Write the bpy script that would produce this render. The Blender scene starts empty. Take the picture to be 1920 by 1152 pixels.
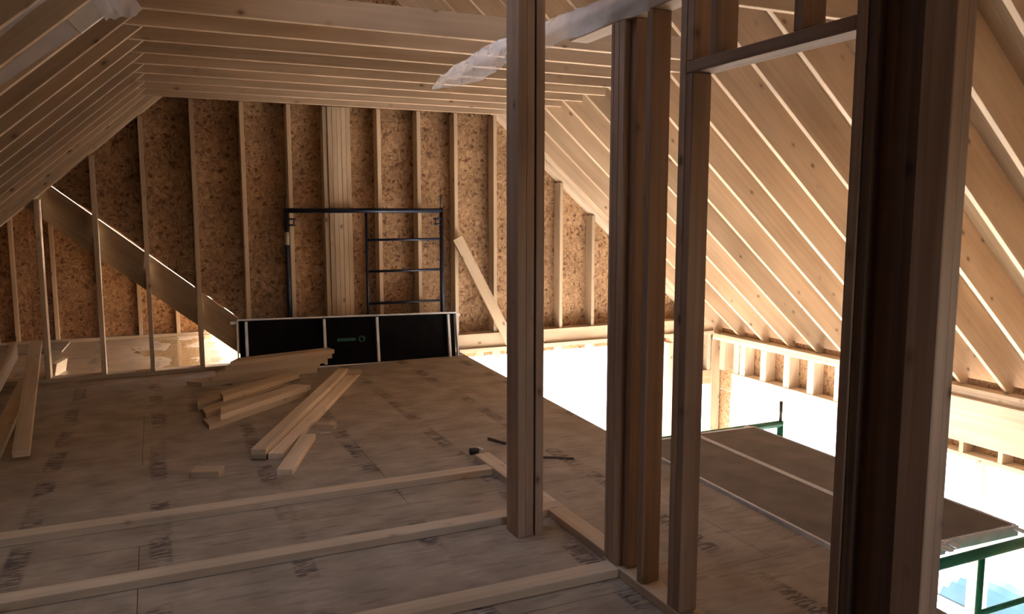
import bpy, bmesh, math, random
from mathutils import Vector, Matrix
random.seed(7)
R = math.radians
scn = bpy.context.scene
C = scn.collection

# ---------------------------------------------------------------- camera, sky, sun, exposure
cam_d = bpy.data.cameras.new('camera')
cam_d.sensor_width = 36.0
cam_d.lens = 36.0 * 1486.0 / 1920.0
cam_d.clip_start = 0.02
cam = bpy.data.objects.new('camera', cam_d)
C.objects.link(cam)
cam.location = (0, 0, 1.45)
cam.rotation_euler = (R(90 - 6.83), 0, R(-24.3))
scn.camera = cam

world = bpy.data.worlds.new('sky')
scn.world = world
world.use_nodes = True
wn = world.node_tree
sky = wn.nodes.new('ShaderNodeTexSky')
sky.sky_type = 'NISHITA'
sky.sun_disc = False
sky.sun_elevation = R(42)
sky.sun_rotation = R(78)
sky.air_density = 1.0
sky.dust_density = 3.0
haze = wn.nodes.new('ShaderNodeHueSaturation')          # hazy, whitish sky
haze.inputs['Saturation'].default_value = 0.68
wn.links.new(sky.outputs[0], haze.inputs['Color'])
wn.links.new(haze.outputs[0], wn.nodes['Background'].inputs['Color'])
wn.nodes['Background'].inputs['Strength'].default_value = 2.0

sun_d = bpy.data.lights.new('sun', 'SUN')
sun_d.energy = 32.0
sun_d.angle = R(0.6)
sun_d.color = (1.0, 0.96, 0.91)
sun = bpy.data.objects.new('sun', sun_d)
C.objects.link(sun)
sun_dir = Vector((math.cos(R(42)) * math.cos(R(12)), math.cos(R(42)) * math.sin(R(12)), math.sin(R(42))))
sun.rotation_euler = sun_dir.to_track_quat('Z', 'Y').to_euler()
sun.location = sun_dir * 30

def portal(loc, rot, sx, sy):
    d = bpy.data.lights.new('window_portal', 'AREA')
    d.shape = 'RECTANGLE'; d.size = sx; d.size_y = sy
    d.cycles.is_portal = True
    o = bpy.data.objects.new('window_portal', d); C.objects.link(o)
    o.location = loc; o.rotation_euler = rot
portal((6.3, 5.3, -1.5), (R(90), 0, R(90)), 3.9, 2.0)
portal((4.35, 7.86, -0.9), (R(90), 0, R(180)), 3.0, 1.8)
portal((0.84, 3.34, 3.63), (0, R(-41.3), 0), 0.62, 1.3)  # guides sampling through the added roof opening
portal((1.5, -2.33, 1.62), (R(90), 0, 0), 0.8, 0.65)  # guides sampling through the added opening in the front wall

vs = scn.view_settings
vs.view_transform = 'Standard'
vs.look = 'None'
vs.gamma = 1.0
vs.use_curve_mapping = False
vs.exposure = 1.5

# ---------------------------------------------------------------- materials
def newmat(name):
    m = bpy.data.materials.new(name); m.use_nodes = True
    nt = m.node_tree
    return m, nt, nt.nodes['Principled BSDF']

def N(nt, t, **kw):
    n = nt.nodes.new(t)
    for k, v in kw.items():
        setattr(n, k, v)
    return n

def ramp(nt, src, stops):
    r = N(nt, 'ShaderNodeValToRGB')
    e = r.color_ramp.elements
    while len(e) < len(stops):
        e.new(0.5)
    for i, (p, c) in enumerate(stops):
        e[i].position = p
        e[i].color = (*c, 1) if len(c) == 3 else c
    nt.links.new(src, r.inputs[0])
    return r

def mixc(nt, fac, a, b, mode='MIX'):
    m = N(nt, 'ShaderNodeMix', data_type='RGBA', blend_type=mode)
    for s, v in ((m.inputs['Factor'], fac), (m.inputs['A'], a), (m.inputs['B'], b)):
        if hasattr(v, 'links'):
            nt.links.new(v, s)
        elif isinstance(v, (int, float)):
            s.default_value = v
        else:
            s.default_value = (*v, 1)
    return m.outputs['Result']

def coords(nt, scale, rnd=True):
    tc = N(nt, 'ShaderNodeTexCoord')
    mp = N(nt, 'ShaderNodeMapping')
    mp.inputs['Scale'].default_value = scale
    src = tc.outputs['Object']
    if rnd:
        oi = N(nt, 'ShaderNodeObjectInfo')
        mul = N(nt, 'ShaderNodeVectorMath', operation='SCALE')
        mul.inputs[0].default_value = (17.0, 31.0, 23.0)
        nt.links.new(oi.outputs['Random'], mul.inputs['Scale'])
        add = N(nt, 'ShaderNodeVectorMath', operation='ADD')
        nt.links.new(src, add.inputs[0]); nt.links.new(mul.outputs[0], add.inputs[1])
        src = add.outputs[0]
    nt.links.new(src, mp.inputs['Vector'])
    return mp.outputs[0]

def lumber(name, c_dark, c_mid, c_light, rough=0.65, knots=1.0):
    m, nt, b = newmat(name)
    v = coords(nt, (0.9, 38, 38))
    n1 = N(nt, 'ShaderNodeTexNoise'); n1.inputs['Scale'].default_value = 1.0
    n1.inputs['Detail'].default_value = 6; n1.inputs['Distortion'].default_value = 0.6
    nt.links.new(v, n1.inputs['Vector'])
    r = ramp(nt, n1.outputs['Fac'], [(0.28, c_dark), (0.5, c_mid), (0.72, c_light)])
    # slow tone changes along the piece
    v2 = coords(nt, (0.8, 3, 3))
    n2 = N(nt, 'ShaderNodeTexNoise'); n2.inputs['Scale'].default_value = 1.3
    nt.links.new(v2, n2.inputs['Vector'])
    r2 = ramp(nt, n2.outputs['Fac'], [(0.3, (0.78, 0.74, 0.70)), (0.7, (1.12, 1.12, 1.12))])
    c = mixc(nt, 1.0, r.outputs[0], r2.outputs[0], 'MULTIPLY')
    # knots
    v3 = coords(nt, (5.0, 8.0, 8.0))
    vo = N(nt, 'ShaderNodeTexVoronoi'); vo.inputs['Scale'].default_value = 1.0
    nt.links.new(v3, vo.inputs['Vector'])
    rk = ramp(nt, vo.outputs['Distance'], [(0.06, (1, 1, 1)), (0.11, (0.3, 0.3, 0.3)), (0.2, (0, 0, 0))])
    mk = N(nt, 'ShaderNodeMath', operation='MULTIPLY'); mk.inputs[1].default_value = 0.85 * knots
    ks = N(nt, 'ShaderNodeSeparateColor'); nt.links.new(vo.outputs['Color'], ks.inputs[0])
    kg = N(nt, 'ShaderNodeMath', operation='GREATER_THAN'); kg.inputs[1].default_value = 0.3; nt.links.new(ks.outputs[1], kg.inputs[0])
    km = N(nt, 'ShaderNodeMath', operation='MULTIPLY'); nt.links.new(rk.outputs[0], km.inputs[0]); nt.links.new(kg.outputs[0], km.inputs[1])
    nt.links.new(km.outputs[0], mk.inputs[0])
    c = mixc(nt, mk.outputs[0], c, (c_dark[0] * .28, c_dark[1] * .22, c_dark[2] * .2))
    # every piece its own tone
    oi = N(nt, 'ShaderNodeObjectInfo')
    hs = N(nt, 'ShaderNodeHueSaturation')
    mr = N(nt, 'ShaderNodeMapRange'); mr.inputs['To Min'].default_value = 0.80; mr.inputs['To Max'].default_value = 1.15
    nt.links.new(oi.outputs['Random'], mr.inputs['Value'])
    nt.links.new(mr.outputs[0], hs.inputs['Value'])
    nt.links.new(c, hs.inputs['Color'])
    nt.links.new(hs.outputs[0], b.inputs['Base Color'])
    b.inputs['Roughness'].default_value = rough
    bp = N(nt, 'ShaderNodeBump'); bp.inputs['Strength'].default_value = 0.15; bp.inputs['Distance'].default_value = 0.002
    nt.links.new(n1.outputs['Fac'], bp.inputs['Height'])
    nt.links.new(bp.outputs[0], b.inputs['Normal'])
    return m

M = {}
M['wood'] = lumber('spruce lumber', (0.52, 0.385, 0.25), (0.565, 0.43, 0.29), (0.60, 0.465, 0.325))
M['post'] = lumber('brown post lumber', (0.36, 0.235, 0.15), (0.45, 0.305, 0.205), (0.52, 0.37, 0.26))  # browner, darker tone than the spruce lumber
M['shadepost'] = lumber('shaded post lumber', (0.10, 0.055, 0.035), (0.15, 0.085, 0.05), (0.20, 0.12, 0.07))  # shade on the near post, painted in as a darker lumber copy
M['pale'] = lumber('pale fresh lumber', (0.64, 0.49, 0.335), (0.71, 0.56, 0.405), (0.77, 0.625, 0.47), knots=0.5)
M['roof'] = lumber('rafter lumber', (0.485, 0.345, 0.22), (0.53, 0.385, 0.252), (0.575, 0.425, 0.285))
M['lvl'] = lumber('laminated rafter', (0.30, 0.20, 0.11), (0.34, 0.23, 0.13), (0.38, 0.27, 0.15), knots=0.0)

def osb(name, cols, dark, rough=0.75, scale=1.0):
    m, nt, b = newmat(name)
    tot = None
    hts = None
    for i, (rot, sc) in enumerate((((0, 0.5, 0.4), (14, 14, 40)), ((0.9, 0.1, 0.2), (40, 16, 13)), ((0.3, 1.2, 0.7), (15, 42, 15)))):
        tc = N(nt, 'ShaderNodeTexCoord')
        mp = N(nt, 'ShaderNodeMapping')
        mp.inputs['Rotation'].default_value = rot
        mp.inputs['Scale'].default_value = [s * scale for s in sc]
        nt.links.new(tc.outputs['Object'], mp.inputs['Vector'])
        vo = N(nt, 'ShaderNodeTexVoronoi'); vo.inputs['Scale'].default_value = 1.0
        nt.links.new(mp.outputs[0], vo.inputs['Vector'])
        sep = N(nt, 'ShaderNodeSeparateColor')
        nt.links.new(vo.outputs['Color'], sep.inputs[0])
        rr = ramp(nt, sep.outputs[0], [(0.0, dark), (0.22, cols[0]), (0.55, cols[1]), (1.0, cols[2])])
        if tot is None:
            tot = rr.outputs[0]; hts = sep.outputs[0]
        else:
            gt = N(nt, 'ShaderNodeMath', operation='GREATER_THAN'); gt.inputs[1].default_value = 0.52
            nt.links.new(sep.outputs[1], gt.inputs[0])
            tot = mixc(nt, gt.outputs[0], tot, rr.outputs[0])
    n = N(nt, 'ShaderNodeTexNoise'); n.inputs['Scale'].default_value = 2.2
    tc = N(nt, 'ShaderNodeTexCoord'); nt.links.new(tc.outputs['Object'], n.inputs['Vector'])
    r2 = ramp(nt, n.outputs['Fac'], [(0.3, (0.75, 0.72, 0.68)), (0.7, (1.1, 1.1, 1.1))])
    tot = mixc(nt, 1.0, tot, r2.outputs[0], 'MULTIPLY')
    nt.links.new(tot, b.inputs['Base Color'])
    b.inputs['Roughness'].default_value = rough
    bp = N(nt, 'ShaderNodeBump'); bp.inputs['Strength'].default_value = 0.25; bp.inputs['Distance'].default_value = 0.002
    nt.links.new(hts, bp.inputs['Height'])
    nt.links.new(bp.outputs[0], b.inputs['Normal'])
    return m

M['osb'] = osb('strand board', [(0.33, 0.185, 0.09), (0.40, 0.235, 0.12), (0.52, 0.335, 0.19)], (0.15, 0.07, 0.03), scale=2.3)

def subfloor(name, wet=False):
    m, nt, b = newmat(name)
    geo = N(nt, 'ShaderNodeNewGeometry')
    pos = geo.outputs['Position']
    n1 = N(nt, 'ShaderNodeTexNoise'); n1.inputs['Scale'].default_value = 5.0; n1.inputs['Detail'].default_value = 7
    nt.links.new(pos, n1.inputs['Vector'])
    base = ramp(nt, n1.outputs['Fac'], [(0.3, (0.29, 0.225, 0.165)), (0.5, (0.36, 0.284, 0.212)), (0.72, (0.435, 0.347, 0.264))])
    mp = N(nt, 'ShaderNodeMapping'); mp.inputs['Scale'].default_value = (10, 55, 10)
    nt.links.new(pos, mp.inputs['Vector'])
    vo = N(nt, 'ShaderNodeTexVoronoi'); nt.links.new(mp.outputs[0], vo.inputs['Vector']); vo.inputs['Scale'].default_value = 1.0
    sep = N(nt, 'ShaderNodeSeparateColor'); nt.links.new(vo.outputs['Color'], sep.inputs[0])
    fl = ramp(nt, sep.outputs[0], [(0.0, (0.78, 0.76, 0.74)), (0.15, (0.96, 0.95, 0.95)), (1.0, (1.08, 1.08, 1.08))])
    c = mixc(nt, 1.0, base.outputs[0], fl.outputs[0], 'MULTIPLY')
    # printed stamp columns, 0.55 m apart, running along the sheets
    sx = N(nt, 'ShaderNodeSeparateXYZ'); nt.links.new(pos, sx.inputs[0])
    a = N(nt, 'ShaderNodeMath', operation='ADD'); a.inputs[1].default_value = 0.04 + 0.275 + 5.5
    nt.links.new(sx.outputs['X'], a.inputs[0])
    wv = N(nt, 'ShaderNodeTexNoise', noise_dimensions='1D'); wv.inputs['Scale'].default_value = 0.6
    nt.links.new(sx.outputs['Y'], wv.inputs['W'])
    w2 = N(nt, 'ShaderNodeMath', operation='MULTIPLY_ADD'); w2.inputs[1].default_value = 0.12
    nt.links.new(wv.outputs['Fac'], w2.inputs[0]); nt.links.new(a.outputs[0], w2.inputs[2])
    md = N(nt, 'ShaderNodeMath', operation='MODULO'); md.inputs[1].default_value = 0.55
    nt.links.new(w2.outputs[0], md.inputs[0])
    d = N(nt, 'ShaderNodeMath', operation='SUBTRACT'); d.inputs[1].default_value = 0.335
    nt.links.new(md.outputs[0], d.inputs[0])
    ab = N(nt, 'ShaderNodeMath', operation='ABSOLUTE'); nt.links.new(d.outputs[0], ab.inputs[0])
    band = N(nt, 'ShaderNodeMapRange'); band.inputs['From Min'].default_value = 0.052; band.inputs['From Max'].default_value = 0.036
    nt.links.new(ab.outputs[0], band.inputs['Value'])
    mp2 = N(nt, 'ShaderNodeMapping'); mp2.inputs['Scale'].default_value = (14, 60, 1)
    nt.links.new(pos, mp2.inputs['Vector'])
    n2 = N(nt, 'ShaderNodeTexNoise'); n2.inputs['Scale'].default_value = 1.0; n2.inputs['Detail'].default_value = 2
    nt.links.new(mp2.outputs[0], n2.inputs['Vector'])
    let = ramp(nt, n2.outputs['Fac'], [(0.45, (0, 0, 0)), (0.52, (1, 1, 1))])
    mp3 = N(nt, 'ShaderNodeMapping'); mp3.inputs['Scale'].default_value = (1.8, 2.6, 1)
    nt.links.new(pos, mp3.inputs['Vector'])
    n3 = N(nt, 'ShaderNodeTexNoise'); n3.inputs['Scale'].default_value = 1.0; n3.inputs['Detail'].default_value = 1
    nt.links.new(mp3.outputs[0], n3.inputs['Vector'])
    gate = ramp(nt, n3.outputs['Fac'], [(0.46, (0, 0, 0)), (0.54, (1, 1, 1))])
    k = N(nt, 'ShaderNodeMath', operation='MULTIPLY'); nt.links.new(band.outputs[0], k.inputs[0]); nt.links.new(let.outputs[0], k.inputs[1])
    k2 = N(nt, 'ShaderNodeMath', operation='MULTIPLY'); nt.links.new(k.outputs[0], k2.inputs[0]); nt.links.new(gate.outputs[0], k2.inputs[1])
    k3 = N(nt, 'ShaderNodeMath', operation='MULTIPLY'); nt.links.new(k2.outputs[0], k3.inputs[0]); k3.inputs[1].default_value = 0.8
    c = mixc(nt, k3.outputs[0], c, (0.07, 0.045, 0.04))
    # scattered dirt smudges
    n4 = N(nt, 'ShaderNodeTexNoise'); n4.inputs['Scale'].default_value = 11; n4.inputs['Detail'].default_value = 3
    nt.links.new(pos, n4.inputs['Vector'])
    dirt = ramp(nt, n4.outputs['Fac'], [(0.68, (0, 0, 0)), (0.78, (0.35, 0.35, 0.35))])
    c = mixc(nt, dirt.outputs[0], c, (0.13, 0.09, 0.065))
    b.inputs['Roughness'].default_value = 0.7
    if wet:
        mp5 = N(nt, 'ShaderNodeMapping'); mp5.inputs['Scale'].default_value = (2.0, 1.1, 1)
        nt.links.new(pos, mp5.inputs['Vector'])
        n5 = N(nt, 'ShaderNodeTexNoise'); n5.inputs['Scale'].default_value = 1.6; n5.inputs['Detail'].default_value = 5
        nt.links.new(mp5.outputs[0], n5.inputs['Vector'])
        bx_ = N(nt, 'ShaderNodeMapRange'); bx_.inputs['From Min'].default_value = -.45; bx_.inputs['From Max'].default_value = .15
        bx_.inputs['To Min'].default_value = -.2; bx_.inputs['To Max'].default_value = .02; nt.links.new(sx.outputs['X'], bx_.inputs['Value'])
        ad = N(nt, 'ShaderNodeMath', operation='ADD'); nt.links.new(n5.outputs['Fac'], ad.inputs[0]); nt.links.new(bx_.outputs[0], ad.inputs[1])
        ww = ramp(nt, ad.outputs[0], [(0.47, (0, 0, 0)), (0.52, (1, 1, 1))])
        c = mixc(nt, ww.outputs[0], mixc(nt, 1.0, c, (1.2, 1.1, .95), 'MULTIPLY'), (0.30, 0.19, 0.09))
        rr = N(nt, 'ShaderNodeMapRange'); rr.inputs['To Min'].default_value = 0.35; rr.inputs['To Max'].default_value = 0.06
        nt.links.new(ww.outputs[0], rr.inputs['Value'])
        nt.links.new(rr.outputs[0], b.inputs['Roughness'])
    nt.links.new(c, b.inputs['Base Color'])
    bp = N(nt, 'ShaderNodeBump'); bp.inputs['Strength'].default_value = 0.06 if wet else 0.2; bp.inputs['Distance'].default_value = 0.002
    nt.links.new(sep.outputs[0], bp.inputs['Height'])
    nt.links.new(bp.outputs[0], b.inputs['Normal'])
    return m
M['floor'] = subfloor('subfloor sheet')
M['wetfloor'] = subfloor('wet subfloor sheet', True)

def plain(name, col, rough=0.5, metal=0.0, var=0.12, scale=12.0):
    m, nt, b = newmat(name)
    tc = N(nt, 'ShaderNodeTexCoord')
    n = N(nt, 'ShaderNodeTexNoise'); n.inputs['Scale'].default_value = scale; n.inputs['Detail'].default_value = 4
    nt.links.new(tc.outputs['Object'], n.inputs['Vector'])
    r = ramp(nt, n.outputs['Fac'], [(0.3, [c * (1 - var) for c in col]), (0.7, [min(1, c * (1 + var)) for c in col])])
    nt.links.new(r.outputs[0], b.inputs['Base Color'])
    b.inputs['Roughness'].default_value = rough
    b.inputs['Metallic'].default_value = metal
    return m
M['alu'] = plain('dull aluminium', (0.66, 0.66, 0.68), 0.5, 0.55)
M['blackply'] = plain('black plank underside', (0.006, 0.0055, 0.006), 0.9, 0, 0.3)
M['blackply'].node_tree.nodes['Principled BSDF'].inputs['Specular IOR Level'].default_value = 0.1
M['plankdeck'] = plain('dark grey plywood deck', (0.17, 0.135, 0.105), 0.75, 0, 0.25, 5)
M['blue'] = plain('dark blue paint', (0.012, 0.018, 0.042), 0.4, 0.2, 0.3)
M['rust'] = plain('bare steel pin', (0.12, 0.09, 0.07), 0.5, 0.6, 0.3)
M['tape'] = plain('worn pale patch', (0.45, 0.36, 0.27), 0.7, 0, 0.3)
M['green'] = plain('green paint', (0.012, 0.16, 0.085), 0.4, 0.1, 0.25)
M['logo'] = plain('green stencil paint', (0.012, 0.10, 0.072), 0.7, 0, 0.5, 60)
M['black'] = plain('black rubber', (0.02, 0.018, 0.018), 0.5)
M['ground'] = plain('trampled ground', (0.12, 0.115, 0.105), 0.9, 0, 0.12, 0.8)
M['whiteboard'] = plain('whitish planed board', (0.80, 0.77, 0.70), 0.6, 0, 0.08, 20)
M['tarp'] = plain('cyan tarp', (0.012, 0.055, 0.068), 0.45, 0, 0.2, 3)
M['lowerfloor'] = plain('pale lower slab', (0.68, 0.655, 0.62), 0.8, 0, 0.12, 1.5)

def plastic(name, alpha):
    m, nt, b = newmat(name)
    b.inputs['Base Color'].default_value = (0.80, 0.80, 0.86, 1)
    b.inputs['Roughness'].default_value = 0.22
    tr = N(nt, 'ShaderNodeBsdfTransparent')
    tl = N(nt, 'ShaderNodeBsdfTranslucent'); tl.inputs['Color'].default_value = (0.82, 0.82, 0.88, 1)
    m1 = N(nt, 'ShaderNodeMixShader'); m1.inputs[0].default_value = 0.45
    nt.links.new(b.outputs[0], m1.inputs[1]); nt.links.new(tl.outputs[0], m1.inputs[2])
    tc = N(nt, 'ShaderNodeTexCoord')
    n = N(nt, 'ShaderNodeTexNoise'); n.inputs['Scale'].default_value = 7; n.inputs['Detail'].default_value = 3
    nt.links.new(tc.outputs['Object'], n.inputs['Vector'])
    mr = N(nt, 'ShaderNodeMapRange'); mr.inputs['To Min'].default_value = alpha - .15; mr.inputs['To Max'].default_value = alpha + .2
    nt.links.new(n.outputs['Fac'], mr.inputs['Value'])
    m2 = N(nt, 'ShaderNodeMixShader')
    nt.links.new(mr.outputs[0], m2.inputs[0])
    nt.links.new(tr.outputs[0], m2.inputs[1]); nt.links.new(m1.outputs[0], m2.inputs[2])
    nt.links.new(m2.outputs[0], nt.nodes['Material Output'].inputs['Surface'])
    return m
M['plastic'] = plastic('milky plastic film', 0.32)
M['plastic2'] = plastic('dusty plastic film', 0.62)

# ---------------------------------------------------------------- helpers
def tag(o, label=None, cat=None, group=None, kind=None):
    if label: o['label'] = label
    if cat: o['category'] = cat
    if group: o['group'] = group
    if kind: o['kind'] = kind
    return o

def empty(name, loc=(0, 0, 0)):
    o = bpy.data.objects.new(name, None)
    o.empty_display_size = 0.1
    C.objects.link(o)
    o.location = loc
    return o

def struct(name):
    return tag(empty(name), kind='structure')

def link(name, mesh, mat, parent, mw):
    o = bpy.data.objects.new(name, mesh)
    C.objects.link(o)
    if mat and not mesh.materials:
        mesh.materials.append(mat)
    if parent:
        o.parent = parent
        pm = parent.matrix_basis
        if parent.parent:
            pm = parent.parent.matrix_basis @ pm
        mw = pm.inverted() @ mw
    o.matrix_basis = mw
    return o

_cache = {}
def bar_mesh(L, t, w, mat, bev=0.0025):
    key = (round(L, 4), round(t, 4), round(w, 4), mat.name)
    if key in _cache:
        return _cache[key]
    bm = bmesh.new()
    bmesh.ops.create_cube(bm, size=1.0)
    for v in bm.verts:
        v.co = Vector((v.co.x * L, v.co.y * t, v.co.z * w))
    bv = min(bev, 0.2 * min(L, t, w))
    bmesh.ops.bevel(bm, geom=list(bm.edges), offset=bv, segments=1, affect='EDGES')
    me = bpy.data.meshes.new('board')
    bm.to_mesh(me); bm.free()
    me.materials.append(mat)
    _cache[key] = me
    return me

def board(name, p0, p1, w, t, up, mat, parent=None):
    """straight piece between two end centres; w along up, t across"""
    p0, p1 = Vector(p0), Vector(p1)
    x = p1 - p0; L = x.length; x.normalize()
    z = Vector(up); z = (z - x * z.dot(x)).normalized()
    y = z.cross(x)
    mw = Matrix((x, y, z)).transposed().to_4x4()
    mw.translation = (p0 + p1) / 2
    return link(name, bar_mesh(L, t, w, M[mat]), None, parent, mw)

def box(name, x0, x1, y0, y1, z0, z1, mat, parent=None):
    dx, dy, dz = x1 - x0, y1 - y0, z1 - z0
    xc, yc, zc = (x0 + x1) / 2, (y0 + y1) / 2, (z0 + z1) / 2
    if dx >= dy and dx >= dz:
        return board(name, (x0, yc, zc), (x1, yc, zc), dz, dy, (0, 0, 1), mat, parent)
    if dy >= dz:
        return board(name, (xc, y0, zc), (xc, y1, zc), dz, dx, (0, 0, 1), mat, parent)
    return board(name, (xc, yc, z0), (xc, yc, z1), dx, dy, (1, 0, 0), mat, parent)

def prism(name, pts, d0, d1, axis, mat, parent=None, mw=None):
    """polygon pts extruded along axis; axis 'y': pts are (x,z), axis 'z': pts are (x,y)"""
    if axis == 'y':
        f = lambda p, d: Vector((p[0], d, p[1]))
    elif axis == 'x':
        f = lambda p, d: Vector((d, p[0], p[1]))
    else:
        f = lambda p, d: Vector((p[0], p[1], d))
    vs_ = [f(p, d0) for p in pts] + [f(p, d1) for p in pts]
    if mw is None:
        c = sum(vs_, Vector()) / len(vs_)
        mw = Matrix.Translation(c)
        vs_ = [v - c for v in vs_]
    n = len(pts)
    fs = [list(range(n))[::-1], list(range(n, 2 * n))] + [[i, (i + 1) % n, n + (i + 1) % n, n + i] for i in range(n)]
    me = bpy.data.meshes.new(name)
    me.from_pydata([tuple(v) for v in vs_], [], fs)
    bm = bmesh.new(); bm.from_mesh(me)
    bmesh.ops.recalc_face_normals(bm, faces=bm.faces)
    bm.to_mesh(me); bm.free()
    me.materials.append(M[mat])
    return link(name, me, None, parent, mw)

def tube(name, pts, r, mat, parent=None, seg=12):
    """round bar through pts"""
    pts = [Vector(p) for p in pts]
    bm = bmesh.new()
    rings = []
    for i, p in enumerate(pts):
        a = pts[max(0, i - 1)]; b = pts[min(len(pts) - 1, i + 1)]
        d = (b - a).normalized()
        u = d.orthogonal().normalized() if i == 0 else (u - d * u.dot(d)).normalized()
        w = d.cross(u)
        rings.append([bm.verts.new(p + r * (math.cos(2 * math.pi * k / seg) * u + math.sin(2 * math.pi * k / seg) * w)) for k in range(seg)])
    for i in range(len(rings) - 1):
        for k in range(seg):
            fc = bm.faces.new((rings[i][k], rings[i][(k + 1) % seg], rings[i + 1][(k + 1) % seg], rings[i + 1][k]))
            fc.smooth = True
    bm.faces.new(rings[0][::-1]); bm.faces.new(rings[-1])
    bmesh.ops.recalc_face_normals(bm, faces=bm.faces)
    c = sum(pts, Vector()) / len(pts)
    for v in bm.verts:
        v.co -= c
    me = bpy.data.meshes.new(name); bm.to_mesh(me); bm.free()
    me.materials.append(M[mat])
    return link(name, me, None, parent, Matrix.Translation(c))

# ---------------------------------------------------------------- roof geometry
S = 0.878; ANG = math.atan(S); CA = math.cos(ANG); SA = math.sin(ANG)
ZC = 2.442; XL = 0.0; XR = 3.42; XM = 1.71
RD = 0.286                                   # rafter depth
DV = RD / CA                                 # vertical rafter depth
def zl(x): return ZC + S * (x - XL)          # underside of left rafters
def zr(x): return ZC - S * (x - XR)          # underside of right rafters
EL, ER = -2.78, 6.24
Y0, YG = -2.3, 7.67                          # back of the room, stud face of the gable
YO = YG + 0.14                               # inner face of the gable sheathing

def floor_edge(y): return 2.585 + 0.05 * (y - 2.2)

# floor ------------------------------------------------------------------------------------------
fl = struct('floor')
rows = [Y0, -1.19, 0.03, 1.25, 2.47, 3.69, 4.91, 6.13, 7.35, 7.67]
for i in range(len(rows) - 1):
    y0, y1 = rows[i] + 0.0015, rows[i + 1] - 0.0015
    xs = [EL - 0.1, -1.34, 1.10] if i % 2 else [EL - 0.1, -0.12, 2.32]
    xs = [x for x in xs if x < 2.5]
    for j, x0 in enumerate(xs):
        if j + 1 < len(xs):
            p = [(x0 + .0015, y0), (xs[j + 1] - .0015, y0), (xs[j + 1] - .0015, y1), (x0 + .0015, y1)]
        else:
            p = [(x0 + .0015, y0), (floor_edge(y0), y0), (floor_edge(y1), y1), (x0 + .0015, y1)]
        prism('floor_sheet', p, -0.018, 0.0, 'z', 'floor', fl)
prism('floor_sheet', [(EL - .1, 7.672), (1.09, 7.672), (1.09, 8.88), (EL - .1, 8.88)], -0.018, 0, 'z', 'wetfloor', fl)
prism('floor_sheet', [(EL - .1, 8.883), (1.09, 8.883), (1.09, 10.12), (EL - .1, 10.12)], -0.018, 0, 'z', 'wetfloor', fl)
prism('rim_joist', [(floor_edge(Y0) - .04, Y0), (floor_edge(Y0) - .002, Y0), (floor_edge(YG) - .002, YG), (floor_edge(YG) - .04, YG)], -0.255, -0.019, 'z', 'wood', fl)
prism('joist_layer', [(EL - .1, Y0), (floor_edge(Y0) - .042, Y0), (floor_edge(YG) - .042, YG), (1.09, YG), (1.09, 10.12), (EL - .1, 10.12)], -0.255, -0.02, 'z', 'wood', fl)

# roof -------------------------------------------------------------------------------------------
tieY = [7.60 - 0.4 * k for k in range(9)] + [3.16, 2.76, 2.36, 1.96, 1.56, 1.16]
rafY = [7.60 - 0.4 * k for k in range(11)] + [3.16, 2.76, 2.36, 1.96, 1.56, 1.16, 0.76, 0.36]
roofL = struct('roof_left'); roofR = struct('roof_right'); ceil = struct('ceiling')
upL = Vector((-SA, 0, CA)); upR = Vector((SA, 0, CA))
for y in rafY:
    yc = y + 0.0385 + 0.019
    for side in (0, 1):
        if side == 0:
            a = Vector((EL, yc, zl(EL))); b = Vector((XM - .02, yc, zl(XM - .02))); up = upL; par = roofL
        else:
            a = Vector((XM + .02, yc, zr(XM + .02))); b = Vector((ER + .25, yc, zr(ER + .25))); up = upR; par = roofR
        board('rafter', a + up * RD / 2, b + up * RD / 2, RD, 0.038, up, 'roof', par)
for y in tieY:
    box('collar_tie', XL - 0.14, XR + 0.17, y, y + 0.038, ZC, ZC + 0.14, 'roof', ceil)
box('ridge_board', XM - .019, XM + .019, Y0, YG, zl(XM) - 0.02, zl(XM) + DV - 0.03, 'roof', ceil)
def deck(par, xa, xb, z, up, y0, y1, hole=None):
    n = 8
    for i in range(n):
        u0, u1 = y0 + (y1 - y0) * i / n, y0 + (y1 - y0) * (i + 1) / n
        m = (u0 + u1) / 2
        spans = [(xa, xb)] if not hole or i != hole[0] else [(xa, hole[1]), (hole[2], xb)]   # hole: unseen roof opening, added to bring sky light down to the floor
        for sa, sb in spans:
            a = Vector((sa, 0, z(sa))) + up * (RD + .009); b = Vector((sb, 0, z(sb))) + up * (RD + .009)
            board('roof_sheet', (a.x, m, a.z), (b.x, m, b.z), 0.018, u1 - u0 + 0.001, up, 'lvl', par)
deck(roofL, EL - .2, XM + .2, zl, upL, Y0 - .1, YO + .02, (4, 0.80, 1.25))
deck(roofR, XM - .2, ER + .5, zr, upR, Y0 - .1, YO + .02)

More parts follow.
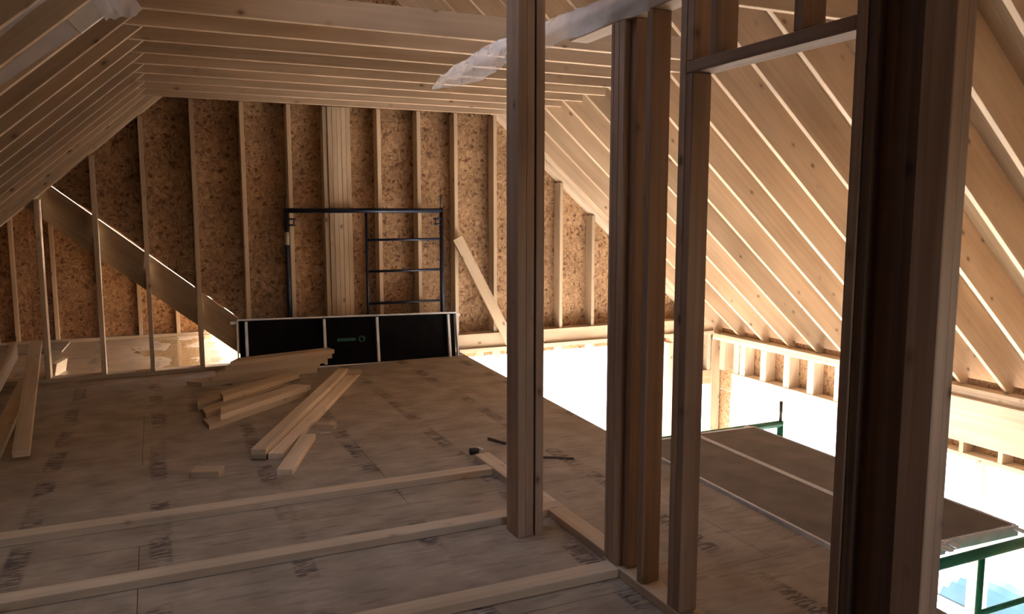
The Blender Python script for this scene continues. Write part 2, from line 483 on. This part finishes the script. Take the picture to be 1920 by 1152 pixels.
# far gable wall ---------------------------------------------------------------------------------
wb = struct('wall_back')
def dtop(x): return 1.045 - 0.826 * x        # top of the wing rafter that crosses behind the studs
g = 0.013
slit = [(-.80, -.004), (-.765, -.002), (-.75, .010), (-.735, .001), (-.60, .0015), (-.575, .004), (-.56, .013), (-.48, .013), (-.46, .003), (-.41, .011), (-.25, .015), (-.10, .012), (-.05, .006), (-.03, .013), (.05, .012), (.10, .005), (.30, .003), (.34, -.004), (.43, -.004), (.45, .006), (.48, -.004), (.57, -.003), (.60, .005), (.64, .003), (.66, -.004), (.70, -.004)]
def xr_(z): return XR + (ZC + DV - z) / S
def xl_(z): return (z - ZC - DV) / S
XD = (1.045 + g - ZC - DV) / (S + .826)
panels = [
    [(-.089, 1.118)] + [(x, dtop(x) + e - .0065) for x, e in slit if x > -.07] + [ (.70, -.02), (1.60, -.02), (1.60, 1.118)],
    [(1.604, -.02), (2.70, -.02), (2.70, -.09), (4.04, -.09), (4.04, 1.118), (1.604, 1.118)],
    [(4.044, -.09), (5.62, -.09), (5.62, -.63), (6.26, -.63), (6.26, zr(6.26) + DV), (xr_(1.118), 1.118), (4.044, 1.118)],
    [(x, dtop(x) + e - .0065) for x, e in slit[::-1] if x < -.095] + [(XD, dtop(XD) + g), (xl_(2.335), 2.335), (.80, 2.335), (.80, 1.122), (-.0935, 1.122)],
    [(.804, 1.122), (3.24, 1.122), (3.24, 2.335), (.804, 2.335)],
    [(3.244, 1.122), (xr_(1.122), 1.122), (xr_(2.335), 2.335), (3.244, 2.335)],
    [(xl_(2.339), 2.339), (xr_(2.339), 2.339), (XM, zl(XM) + DV)],
    [(XD, dtop(XD) + g), (XD, dtop(XD) - .03), (-2.9, zl(-2.9) + DV - .09), (-2.9, zl(-2.9) + DV)],
    [(2.70, -1.75), (6.26, -1.75), (6.26, -3.0), (2.70, -3.0)],
    [(2.20, -.26), (2.88, -.10), (2.88, -1.746), (2.20, -1.746)],
    [(5.50, -.095), (5.616, -.095), (5.616, -.64), (5.66, -.64), (5.66, -1.746), (5.50, -1.746)],
    [(6.15, -.64), (6.26, -.64), (6.26, -1.746), (6.15, -1.746)],
]
for p in panels:
    prism('sheathing_panel', p, YO, YO + 0.012, 'y', 'osb', wb)
for x0, x1, z0, z1 in ((-.05, 5.2, 1.09, 1.15), (-.46, 3.86, 2.31, 2.37), (1.57, 1.63, 0, 1.08), (4.01, 4.07, -.085, 1.08), (.77, .83, 1.16, 2.3), (3.21, 3.27, 1.16, 2.3)):
    box('seam_backing', x0, x1, YO + .0125, YO + .02, z0, z1, 'osb', wb)
def stud_top(x):
    return min(2.44, zl(x) - 0.105, zr(x) - 0.105)
for x in (-1.30, -.89, -.465, -.075, .34, .762, 1.175, 2.025, 2.428, 2.82):
    z1 = min(stud_top(x), stud_top(x + .038))
    box('stud', x, x + .038, YG, YO - .001, 0.0385, z1, 'wood', wb)
for x in (3.252, 3.65, 4.035, 4.437, 4.84, 5.245, 5.65):
    z1 = min(stud_top(x), stud_top(x + .038))
    if z1 > .3:
        box('stud', x, x + .038, YG, YO - .001, 0.1815, z1, 'wood', wb)
for k in range(6):                             # built-up column under the ridge
    x = 1.507 + k * 0.0435
    box('stud', x, x + .0415, YG + (.012 if k == 0 else random.uniform(0, .003)), YO - .001, 0.0385, 2.44, 'wood', wb)
box('sole_plate', -1.75, .62, YG, YO - .001, 0.0005, .038, 'wood', wb)
box('sole_plate', .70, 2.70, YG, YO - .001, 0.0005, .038, 'wood', wb)
# raking plates under the rafters
for dz in (0, 1):
    o = 0.019 + 0.039 * dz
    a = Vector((EL + .4, 0, zl(EL + .4))) - upL * o; b = Vector((XL + .05 + .04 * dz, 0, zl(XL + .05 + .04 * dz))) - upL * o
    board('raking_plate', (a.x, YG + .07, a.z), (b.x, YG + .07, b.z), .038, .137, upL, 'wood', wb)
    a = Vector((XR - .05 - .04 * dz, 0, zr(XR - .05 - .04 * dz))) - upR * o; b = Vector((ER - .15, 0, zr(ER - .15))) - upR * o
    board('raking_plate', (a.x, YG + .07, a.z), (b.x, YG + .07, b.z), .038, .137, upR, 'pale', wb)  # paler lumber on the right slope paints in the light it catches
# band board, ledge and short cripples over the lower window
box('band_board', 2.84, 6.12, YG - .02, YO - .001, .0325, .1805, 'wood', wb)
box('ledge_plate', 2.84, 6.12, YG - .055, YO - .001, -.0115, .0315, 'pale', wb)
for x in (2.86, 3.09, 3.29, 3.65, 4.035, 4.437, 4.84, 5.245, 5.55):
    box('cripple_stud', x, x + .038, YG, YO - .001, -.085, -.0125, 'pale', wb)
for x in (5.62, 5.85, 6.07):
    box('cripple_stud', x, x + .045, YG, YO - .001, -.455, -.0125, 'pale', wb)
box('window_header', 5.62, 6.16, YG, YO - .001, -.63, -.456, 'wood', wb)
box('corner_post', 6.125, 6.25, YG - .02, YO - .001, -2.74, -.0875, 'wood', wb)
box('window_post', 5.50, 5.60, YG, YO - .001, -2.74, -.0875, 'wood', wb)
box('window_post', 2.80, 2.90, YG, YO - .001, -2.74, -.0875, 'wood', wb)
box('window_sill', 2.90, 5.50, YG - .02, YO - .001, -1.75, -1.70, 'pale', wb)

# right wall below the eave -----------------------------------------------------------------------
wr = struct('wall_right')
XW = 6.12
for dz in (0, 1):
    box('top_plate', XW, XW + .14, Y0, YG - .021, -.0385 - .039 * dz, -.0005 - .039 * dz, 'pale' if dz else 'wood', wr)
prism('sheathing_panel', [(5.52, -.7), (YO, -.7), (YO, 0.05), (5.52, 0.05)], XW + .141, XW + .153, 'x', 'osb', wr)
prism('sheathing_panel', [(Y0, -.6), (5.516, -.6), (5.516, 0.05), (Y0, 0.05)], XW + .141, XW + .153, 'x', 'osb', wr)
prism('sheathing_panel', [(Y0, -3.0), (YO, -3.0), (YO, -2.35), (Y0, -2.35)], XW + .141, XW + .153, 'x', 'osb', wr)
prism('sheathing_panel', [(Y0, -2.346), (3.35, -2.346), (3.35, -.604), (Y0, -.604)], XW + .141, XW + .153, 'x', 'osb', wr)  # unseen panel, added to close this stretch and cut light on near faces
prism('sheathing_panel', [(7.22, -2.346), (YO, -2.346), (YO, -.704), (7.22, -.704)], XW + .141, XW + .153, 'x', 'osb', wr)
for y in (7.42, 7.17, 7.06, 6.72, 6.36, 6.02, 5.66, 5.54):
    box('cripple_stud', XW, XW + .139, y, y + .09, -.424, -.0785, 'pale', wr)
box('window_header', XW - .01, XW + .139, 5.53, 7.27, -.70, -.425, 'pale', wr)
box('eave_beam', XW - .06, XW + .03, Y0, 5.50, -.45, -.0785, 'pale', wr)
box('eave_beam', XW + .033, XW + .138, Y0, 5.50, -.45, -.0785, 'pale', wr)
for y in (4.9, 4.62, 4.34, 4.0, 3.7, 3.4):
    box('cripple_stud', XW, XW + .139, y, y + .04, -.56, -.4505, 'wood', wr)
box('window_header', XW, XW + .139, 3.3, 5.50, -.60, -.5605, 'wood', wr)
for y in (7.20, 5.40, 4.13, 3.30, 0.0):
    box('window_post', XW + .005, XW + .135, y, y + .10, -2.74, -.7005 if y > 5.45 else -.6005 if y >= 3.0 else -.4505, 'wood', wr)
box('window_sill', XW - .02, XW + .14, Y0, 7.2, -2.349, -2.30, 'pale', wr)

# lower storey, closing walls behind the viewer ----------------------------------------------------
lf = prism('floor_lower', [(1.9, Y0), (6.27, Y0), (6.27, YO), (1.9, YO)], -2.95, -2.75, 'z', 'lowerfloor'); tag(lf, kind='structure')
wl = prism('wall_lower', [(Y0, -2.75), (YO, -2.75), (YO, -.26), (Y0, -.26)], 1.9, 2.0, 'x', 'lowerfloor'); tag(wl, kind='structure')
wf = struct('wall_front')
WX0, WX1, WZ0, WZ1 = 1.1, 1.9, 1.3, 1.95      # unseen opening added behind the viewer to light near faces
prism('sheathing_panel', [(EL - .2, -.26), (WX0, -.26), (WX0, zl(WX0) + DV), (EL - .2, zl(EL - .2) + DV)], Y0 - .02, Y0, 'y', 'osb', wf)
prism('sheathing_panel', [(WX0, WZ1), (WX1, WZ1), (WX1, zr(WX1) + DV), (XM, zl(XM) + DV), (WX0, zl(WX0) + DV)], Y0 - .02, Y0, 'y', 'osb', wf)
prism('sheathing_panel', [(WX0, -.26), (WX1, -.26), (WX1, WZ0), (WX0, WZ0)], Y0 - .02, Y0, 'y', 'osb', wf)
prism('sheathing_panel', [(WX1, -3.0), (ER + .05, -3.0), (ER + .05, zr(ER + .05) + DV), (WX1, zr(WX1) + DV)], Y0 - .02, Y0, 'y', 'osb', wf)
el = prism('wall_left', [(Y0, -.26), (10.12, -.26), (10.12, .30), (Y0, .30)], EL - .14, EL - .1, 'x', 'osb'); tag(el, kind='structure')

# wing beyond the gable studs ---------------------------------------------------------------------
ww = struct('wall_wing')
YB = 10.10
def wl_(x): return 2.77 + S * x              # underside of the wing deck, left slope
RX = (1.045 - 2.77) / (S + .826)
prism('sheathing_panel', [(-2.9, 0), (-1.25, 0), (-1.25, wl_(-1.25)), (-2.9, wl_(-2.9))], YB, YB + .012, 'y', 'osb', ww)
prism('sheathing_panel', [(-1.246, 0), (1.09, 0), (1.09, dtop(1.09)), (-.1, dtop(-.1)), (RX, wl_(RX)), (-1.246, wl_(-1.246))], YB, YB + .012, 'y', 'osb', ww)
box('seam_backing', -1.30, -1.20, YB + .0125, YB + .02, 0, 1.55, 'osb', ww)
for x in (-1.42, -1.04, -.60, -.2, .2, .5):
    box('stud', x, x + .04, YB - .09, YB - .001, .0385, min(wl_(x), dtop(x + .04)) - .1, 'wood', ww)
box('sole_plate', -2.7, 1.05, YB - .09, YB - .001, .0005, .038, 'wood', ww)
uw = Vector((0.826, 0, 1)).normalized()
for y in (YO + .014, 8.25, 8.65, 9.05, 9.45, 9.85):
    a = Vector((RX + .02, y + .02, dtop(RX + .02))) - uw * .14; b = Vector((.88, y + .02, dtop(.88))) - uw * .14
    if y < 8:
        b = Vector((1.05, y + .02, dtop(1.05))) - uw * .14
        a = Vector((RX - .02, y + .02, dtop(RX - .02))) - uw * .14
    board('wing_rafter', a, b, .27, .04, uw, 'lvl', ww)
a = Vector((-2.4, YB - .045, wl_(-2.4) - .06)); b = Vector((RX - .05, YB - .045, wl_(RX - .05) - .06))
board('raking_plate', a, b, .09, .08, upL, 'wood', ww)
a = Vector((RX, 0, dtop(RX))) + uw * .009; b = Vector((.90, 0, dtop(.90))) + uw * .009
board('roof_sheet', (a.x, (YO + 10.2) / 2 + .01, a.z), (b.x, (YO + 10.2) / 2 + .01, b.z), .016, 10.2 - YO - .03, uw, 'osb', ww)
a = Vector((-2.9, 0, wl_(-2.9))) + upL * .009; b = Vector((RX, 0, wl_(RX))) + upL * .009
board('roof_sheet', (a.x, (YO + 10.2) / 2 + .01, a.z), (b.x, (YO + 10.2) / 2 + .01, b.z), .016, 10.2 - YO - .03, upL, 'osb', ww)

# outside -----------------------------------------------------------------------------------------
gr = prism('ground', [(-60, -60), (90, -60), (90, 90), (-60, 90)], -3.4, -3.2, 'z', 'ground'); tag(gr, kind='structure')

# ---------------------------------------------------------------- partition framing in the foreground
XP = 1.63
t = tag(empty('built_up_post', (1.48, 3.14, 0)), 'free-standing built-up post of three boards rising from the floor plates, split by a dark gap', 'post')
for x0, x1, y0 in ((1.42, 1.4585, 3.08), (1.460, 1.4985, 3.084), (1.5065, 1.545, 3.08)):
    box('ply', x0, x1, y0, y0 + .125, 0.0, 2.441, 'post', t)

t = tag(empty('built_up_post', (1.67, 2.61, .04)), 'grey-brown built-up post topped by plastic film, between free-standing post and doorway', 'post')
for k in range(2):
    box('ply', XP, XP + .085, 2.593 + .038 * k, 2.630 + .038 * k, .0385, 2.1595, 'post', t)
box('ply', XP + .026, XP + .085, 2.555, 2.592, .0385, 2.1595, 'post', t)
box('ply', XP, XP + .085, 2.669, 2.690, .0385, 2.1595, 'post', t)

t = box('wall_stud', XP + .002, XP + .084, 2.418, 2.452, .0385, 2.1595, 'post')
tag(t, 'single tan stud standing just right of the plastic-topped post', 'stud')

t = tag(empty('door_jamb_stud', (1.67, 2.2, .04)), 'doubled brown stud on far side of the doorway, carrying its header', 'stud')
box('king_stud', XP, XP + .078, 2.214, 2.250, .0385, 2.1595, 'post', t)
box('jack_stud', XP + .001, XP + .077, 2.178, 2.2135, .0385, 1.9035, 'post', t)

t = tag(empty('door_header', (1.67, 1.85, 1.905)), 'flat header board with short studs on it, spanning the top of the doorway', 'header')
box('header_board', XP, XP + .084, 1.519, 2.2135, 1.904, 1.942, 'post', t)
box('cripple_stud', XP, XP + .072, 2.177, 2.213, 1.9425, 2.1595, 'post', t)
box('cripple_stud', XP, XP + .085, 2.062, 2.096, 1.9425, 2.1595, 'post', t)
box('cripple_stud', XP, XP + .085, 1.700, 1.735, 1.9425, 2.1595, 'post', t)

t = tag(empty('built_up_post', (1.67, 1.38, .04)), 'massive dark built-up post at the right, nearest to the viewer', 'post')
box('ply', XP, XP + .078, 1.484, 1.518, .0385, 2.1595, 'post', t)
box('ply', XP + .004, XP + .078, 1.452, 1.4835, .0385, 2.1595, 'shadepost', t)
box('ply', XP + .030, XP + .078, 1.357, 1.4515, .0385, 2.1595, 'shadepost', t)
box('ply', XP + .006, XP + .078, 1.3225, 1.3565, .0385, 2.1595, 'shadepost', t)
box('ply', XP, XP + .036, 1.238, 1.322, .0385, 2.1595, 'post', t)
box('ply', XP + .0365, XP + .066, 1.240, 1.322, .0385, 2.1595, 'post', t)

t = tag(empty('top_plate', (1.67, 2.2, 2.16)), 'doubled top plate over the partition studs, wrapped in plastic film', 'plate')
box('plate_board', XP, XP + .09, 0.9, 3.03, 2.160, 2.198, 'wood', t)
box('plate_board', XP, XP + .09, 0.9, 3.03, 2.1985, 2.2365, 'wood', t)

G = 'floor plates laid out for partitions'
def plate(lbl, *a):
    tag(box('floor_plate', *a), lbl, 'floor plate', G)
plate('long floor plate farthest from viewer, ending beside the small dark tool', -2.2, 1.655, 3.922, 4.008, 0, .038, 'pale')
plate('middle long floor plate running behind foot of the free-standing post', -2.2, 1.755, 3.256, 3.342, 0, .038, 'pale')
plate('nearest long floor plate, meeting the foot of the plastic-topped post', -1.6, 1.628, 2.572, 2.658, 0, .038, 'pale')
plate('short floor plate behind the free-standing post, pointing at the far gable', 1.66, 1.752, 3.344, 4.21, 0, .038, 'pale')
plate('short floor plate between free-standing post and plastic-topped post', 1.66, 1.752, 2.70, 3.254, 0, .038, 'pale')
plate('floor plate under the doorway studs and the dark foreground post', XP - .001, XP + .09, 1.0, 2.698, 0, .038, 'pale')

# diagonal brace on the gable
t = board('diagonal_brace', (2.83, 7.625, 1.19), (3.42, 7.575, .05), .11, .03, (1, 0, .5), 'wood')
tag(t, 'slanting brace board nailed across the gable studs right of the scaffold frame', 'brace')

# ---------------------------------------------------------------- scaffold
def scaffold_frame(loc, W, H, mid, rungs, mat, label, group=None, bracket=True, patch=False):
    """frame in the XZ plane: loc is the foot of the left leg"""
    t = tag(empty('ladder_scaffold', loc), label, 'scaffold', group)
    L = Vector(loc)
    def T(name, pts, r, m=mat): return tube(name, [L + Vector(p) for p in pts], r, m, t)
    for x in (0, W):
        lg = T('leg', [(x, 0, 0), (x, 0, H)], .021)
        pn = tube('coupling_pin', [L + Vector((x, 0, H)), L + Vector((x, 0, H + .075)), L + Vector((x, 0, H + .14))], .011, 'rust', lg)
    T('top_bar', [(0, 0, H - .02), (W, 0, H - .02)], .024)
    T('ladder_post', [(mid, 0, 0.05), (mid, 0, H - .02)], .014)
    for z in rungs:
        T('rung', [(mid, 0, z), (W, 0, z)], .013)
    if bracket:
        for x, s in ((0, 1), (W, -1)):
            T('brace_lock', [(x + s * .015, -.01, H - .10), (x + s * .085, -.01, H - .10)], .009)
            T('brace_lock', [(x + s * .015, -.01, H - .155), (x + s * .075, -.01, H - .155)], .009)
            T('brace_lock', [(x + s * .07, -.01, H - .09), (x + s * .06, -.01, H - .16)], .006)
    if patch:
        T('worn_patch', [(0, -.001, H - .34), (0, -.001, H - .22)], .0225, 'tape')
    return t
scaffold_frame((1.140, 7.635, 0), 1.525, 1.485, .755, (.555, .872, 1.18), 'blue',
               'dark blue scaffold frame with ladder rungs leaning on the far gable studs', patch=True)
scaffold_frame((2.76, 4.165, -2.75), 1.185, 2.746, .50, [.25 + .31 * k for k in range(8)], 'green',
               'green scaffold frame at the far end of the grey planks', 'green scaffold frames')
scaffold_frame((2.70, 2.195, -2.75), 1.235, 2.724, .57, [.25 + .31 * k for k in range(8)], 'green',
               'green scaffold frame at the near end of the grey planks, beside dark post', 'green scaffold frames')

def plank(mw, L, W, deck_mat, label, group, under=False, mark=False, rungx=()):
    """scaffold plank: length on x, width on y, walking face on +z at z=0"""
    t = tag(empty('scaffold_plank'), label, 'plank', group)
    t.matrix_basis = mw
    def B(name, x0, x1, y0, y1, z0, z1, mat):
        m = bar_mesh(x1 - x0, y1 - y0, z1 - z0, M[mat])
        o = bpy.data.objects.new(name, m); C.objects.link(o); o.parent = t
        o.location = ((x0 + x1) / 2, (y0 + y1) / 2, (z0 + z1) / 2)
        return o
    B('deck', .012, L - .012, .012, W - .012, -.012, -.001, deck_mat)
    for y0 in (0, W - .016):
        B('side_rail', 0, L, y0, y0 + .016, -.058, .002, 'alu')
    for x in rungx:
        B('cross_rung', x - .013, x + .013, .0245, W - .0245, -.052, -.0125, 'alu')
    for x0 in (-.012, L):
        B('end_cap', x0, x0 + .012, .0, W, -.050, .0, 'alu')
    for x, s in ((-.012, -1), (L + .012, 1)):
        for y in (.03, W - .03):
            hk = bar_mesh(.05, .028, .012, M['alu'])
            o = bpy.data.objects.new('hook', hk); C.objects.link(o); o.parent = t
            o.location = (x + s * .026, y, -.008)
    if mark:
        o = B('stencil_mark', .895, 1.075, .215, .245, -.0135, -.0122, 'logo')
        bm = bmesh.new()
        n = 24
        for k in range(n):
            if k in (4, 5, 16):
                continue
            a0, a1 = 2 * math.pi * k / n, 2 * math.pi * (k + 1) / n
            q = [bm.verts.new((r * math.cos(a), r * math.sin(a), 0)) for r, a in ((.019, a0), (.032, a0), (.032, a1), (.019, a1))]
            bm.faces.new(q)
        me = bpy.data.meshes.new('stencil_ring'); bm.to_mesh(me); bm.free(); me.materials.append(M['logo'])
        o = bpy.data.objects.new('stencil_ring', me); C.objects.link(o); o.parent = t
        o.location = (1.135, .23, -.0128)
    return t
mw = Matrix.Translation((.665, 7.565, .474)) @ Matrix.Rotation(R(1.0), 4, 'Y') @ Matrix.Rotation(R(-101.0), 4, 'X')
plank(mw, 2.10, .483, 'blackply', 'aluminium scaffold plank on edge, black underside showing, below the blue frame', 'scaffold planks', mark=True, rungx=(.07, .775, 1.285, 2.02))
G2 = 'scaffold planks'
for k, (dx, dl, lb) in enumerate(((0, 0, 'grey plywood scaffold plank lying flat along the floor edge'),
                                  (.487, .0, 'grey plywood scaffold plank lying flat on the outer side, over the drop'))):
    mw = Matrix.Translation((2.602 + dx + .483, 2.245, .016)) @ Matrix.Rotation(R(90 - 1.9), 4, 'Z')
    plank(mw, 1.83, .483, 'plankdeck', lb, G2, rungx=(.3, .9, 1.5))

# ---------------------------------------------------------------- loose lumber
def cut_board(S0, ang, L, w, z, mat, label, group, cutl=0.0, cutr=0.0, name='cut_board', t=.038, tilt=0.0):
    """flat board: S0 = near left bottom corner, cut ends offset at the far edge"""
    pts = [(0, 0), (L, 0), (L - cutr, w), (cutl, w)]
    mw = Matrix.Translation((S0[0], S0[1], z)) @ Matrix.Rotation(R(ang), 4, 'Z') @ Matrix.Rotation(R(tilt), 4, 'X')
    o = prism(name, pts, 0.0, t - .0005, 'z', mat, None, mw)
    return tag(o, label, 'board', group)
GP = 'mitre-cut boards heaped before the plank'
E = .038
cut_board((.28, 5.54), 44, 1.10, .14, 0, 'wood', 'pointed mitre-cut board lying nearest on the heap, on the floor', GP, .10, .03)
cut_board((.28, 5.87), 48, 1.05, .14, 0, 'wood', 'mitre-cut board on the floor, its tip poking out between two other tips', GP, .13, .05)
cut_board((.24, 6.14), 45, 1.00, .14, 0, 'wood', 'mitre-cut board on the floor whose tip reaches farthest left of the heap', GP, .15, .05)
cut_board((.36, 5.63), 44, 1.02, .15, E, 'pale', 'wide knotty mitre-cut board lying on top at the near side of the heap', GP, .17, .02)
cut_board((.42, 6.18), 44, .92, .15, E, 'wood', 'smooth mitre-cut board on top in the middle of the heap', GP, .14, -.08)
for k, (s, a, l, cl, lb) in enumerate((
        ((.31, 6.97), 13, 1.02, -.08, 'bottom board of the stack against the leaning plank'),
        ((.39, 6.985), 13.5, .97, .05, 'second board from the bottom of the stack against the plank'),
        ((.44, 6.975), 14.5, .99, .08, 'third board from the bottom of the stack against the plank'),
        ((.50, 7.0), 14, .98, .10, 'fourth board from the bottom of the stack against the plank'),
        ((.545, 7.01), 15, .965, .12, 'top board of the stack against the leaning plank'))):
    cut_board(s, a, l, .14, E * k, 'wood', lb, 'boards stacked against the plank', cl, .0)

def stick(name, p0, p1, w, t, mat, label, group, up=(0, 0, 1)):
    return tag(board(name, p0, p1, t, w, up, mat), label, 'lumber', group)
GL = 'loose two-by-four lengths'
stick('long_stud', (.50, 4.71, .057), (1.478, 6.90, .057), .089, .0378, 'pale', 'long two-by-four lying on another, left of the pair', GL)
stick('long_stud', (.505, 4.76, .019), (1.43, 6.78, .019), .085, .0378, 'wood', 'two-by-four hidden beneath the long left one, dark end showing', GL)
stick('long_stud', (.594, 4.71, .019), (1.602, 6.95, .019), .085, .0378, 'pale', 'long two-by-four flat on the floor, right of the pair', GL)
stick('short_stud', (.600, 4.385, .019), (.848, 5.05, .019), .089, .0378, 'pale', 'short two-by-four length on the floor in front of the long pair', GL)
tag(board('wood_block', (.935, 5.295, .019), (1.06, 5.24, .019), .038, .089, (0, 0, 1), 'wood'), 'small wood block right of the long two-by-fours', 'block', 'wood offcut blocks')
tag(board('wood_block', (.140, 4.60, .019), (.285, 4.545, .019), .038, .10, (0, 0, 1), 'wood'), 'small wood block alone on the floor before the far plate', 'block', 'wood offcut blocks')
tag(board('wood_block', (1.50, 6.80, .057), (1.61, 6.78, .057), .0378, .06, (0, 0, 1), 'wood'), 'small wood block on the far end of the right long two-by-four', 'block', 'wood offcut blocks')
tag(prism('wood_chip', [(0, 0), (.075, -.012), (.08, .012), (.03, .03)], 0, .006, 'z', 'pale', None, Matrix.Translation((.93, 5.14, .0005))), 'pale wood chip beside the small block', 'chip')

GLL = 'lumber leaning by the left studs'
stick('leaning_stud', (-.765, 5.28, .045), (-.928, 7.55, .375), .089, .040, 'pale', 'yellowish two-by-four propped on the studs, rightmost of the left lumber', GLL)
stick('leaning_board', (-1.075, 5.2, .075), (-1.075, 7.50, .33), .038, .14, 'wood', 'board on edge next to the yellowish propped two-by-four', GLL)
stick('leaning_board', (-.92, 5.08, .020), (-.985, 7.35, .10), .10, .038, 'wood', 'flat board under the propped lumber, near end at frame edge', GLL)
stick('leaning_board', (-1.21, 5.0, .075), (-1.19, 7.52, .45), .040, .14, 'wood', 'outermost board on edge of the left lumber, cut by the frame edge', GLL)

# strand board sheet on the wing floor, offcut behind the studs
t = prism('board_sheet', [(-2.2, 9.36), (-.92, 9.32), (-.90, 10.0), (-2.2, 10.0)], .0005, .016, 'z', 'floor'); tag(t, 'loose sheet lying on the wing floor against its far wall', 'sheet')
t = board('wood_offcut', (-.86, 7.95, .06), (-.80, 8.25, .06), .12, .04, (.2, 0, 1), 'wood'); tag(t, 'stubby offcut standing behind the leftmost gable studs', 'offcut')

# small dark tool and rods by the plates
t = tag(empty('hand_tool', (1.71, 4.33, 0)), 'small black and silver hand tool lying at the end of the far floor plate', 'tool')
tube('body', [(1.672, 4.325, .020), (1.70, 4.318, .022), (1.725, 4.315, .019)], .019, 'black', t)
tube('jaw', [(1.71, 4.34, .02), (1.735, 4.345, .026), (1.76, 4.325, .018)], .009, 'alu', t)
tube('handle', [(1.69, 4.35, .012), (1.72, 4.37, .012), (1.745, 4.365, .012)], .011, 'black', t)
t = tube('metal_rod', [(1.895, 4.56, .010), (1.95, 4.42, .010)], .009, 'rust'); tag(t, 'short dark rod on the floor left behind the free-standing post', 'rod')
t = tube('metal_rod', [(2.01, 4.10, .007), (2.11, 4.045, .007), (2.20, 3.985, .007)], .006, 'rust'); tag(t, 'thin dark rod on the floor right of the free-standing post', 'rod')

# ---------------------------------------------------------------- plastic film
def film(name, nu, nv, f, mat, label):
    """thin crumpled sheet: f(u,v)->point"""
    vs_ = [tuple(f(i / nu, j / nv)) for i in range(nu + 1) for j in range(nv + 1)]
    fs = [(i * (nv + 1) + j, (i + 1) * (nv + 1) + j, (i + 1) * (nv + 1) + j + 1, i * (nv + 1) + j + 1) for i in range(nu) for j in range(nv)]
    c = sum((Vector(v) for v in vs_), Vector()) / len(vs_)
    me = bpy.data.meshes.new(name)
    me.from_pydata([tuple(Vector(v) - c) for v in vs_], [], fs)
    for p in me.polygons: p.use_smooth = True
    o = link(name, me, M[mat], None, Matrix.Translation(c))
    return tag(o, label, 'plastic sheet', 'plastic film scraps')
from mathutils import noise
def wr_(u, v, s, a):
    return a * noise.noise(Vector((u * s, v * s * .4, 3.1)))
def f_center(u, v):
    y = 2.40 + u * 2.20
    hang = .10 + .055 * u + .045 * math.exp(-((u - .66) / .10) ** 2)
    if u > .80: hang *= 1 - .45 * (u - .80) / .20
    top = 2.247 + .075 * min(u, .7) - .16 * max(0, u - .7)
    if v < .30:                                   # over the top of the plate
        k = v / .30
        x = XP + .100 - k * .112; z = top + .008 * math.sin(u * 23)
    else:
        k = (v - .30) / .70
        x = XP - .012 - .018 * math.sin(k * 2.6) * (.4 + u) - .05 * u * k * k; z = top - k * hang
    fold = .007 * math.sin(u * 31 + k * 2.2) * (.3 + k) + .004 * math.sin(u * 57 - k * 4)
    return Vector((x + fold * .6 + wr_(u * 12, v * 4, 1.7, .011) - .012, y + .05 * (v - .5) * math.sin(u * 4), z + wr_(u * 9 + 5, v * 5, 1.6, .010) * (1 if v > .3 else .3)))
film('plastic_sheet', 120, 28, f_center, 'plastic', 'milky plastic film draped along the top plate behind the posts')
def f_left(p0, p1, w, amp, seed):
    p0, p1 = Vector(p0), Vector(p1)
    d = (p1 - p0).normalized(); up = Vector((-d.z, 0, d.x))
    def f(u, v):
        wv = w * (1 + .25 * math.sin(u * 5 + seed))
        return p0.lerp(p1, u) + up * (v - .5) * wv + Vector((0, -.012 - abs(wr_(u * 8 + seed, v * 3, 1.6, amp)), wr_(u * 5, v * 2 + seed, 1.2, amp * .6)))
    return f
film('plastic_sheet', 36, 10, f_left((-1.05, 3.60, 1.765), (-.10, 3.60, 2.525), .20, .03, 1.0), 'plastic2', 'bluish crumpled plastic film on the nearest left rafter, at the top corner')
film('plastic_sheet', 36, 8, f_left((-1.0, 4.00, 1.625), (-.255, 4.00, 2.255), .055, .008, 2.4), 'plastic2', 'narrow plastic strip along a left rafter, below the pale board')
film('plastic_sheet', 14, 12, f_left((-.165, 3.96, 2.31), (-.035, 3.96, 2.395), .135, .03, 4.2), 'plastic2', 'torn plastic scrap at the top of the left rafters, by first collar tie')
t = board('pale_board', (-.265, 3.985, 2.24), (-.10, 3.985, 2.385), .075, .02, upL, 'whiteboard'); tag(t, 'short pale board between plastic scraps on the left rafters', 'board')

# tarp heap outside, seen through the right wall opening
bm = bmesh.new()
bmesh.ops.create_grid(bm, x_segments=24, y_segments=24, size=.75)
for v in bm.verts:
    r = max(abs(v.co.x), abs(v.co.y)) / .75
    v.co.z = .42 * (1 - r ** 3) + .10 * noise.noise(v.co * 4) * (1 - r) + .002
bmesh.ops.solidify(bm, geom=list(bm.faces), thickness=.01)
me = bpy.data.meshes.new('tarp_heap'); bm.to_mesh(me); bm.free()
t = link('tarp_heap', me, M['tarp'], None, Matrix.Translation((9.3, 5.55, -3.188)))
tag(t, 'cyan tarp covering a low heap outside, beyond the right wall opening', 'tarp')
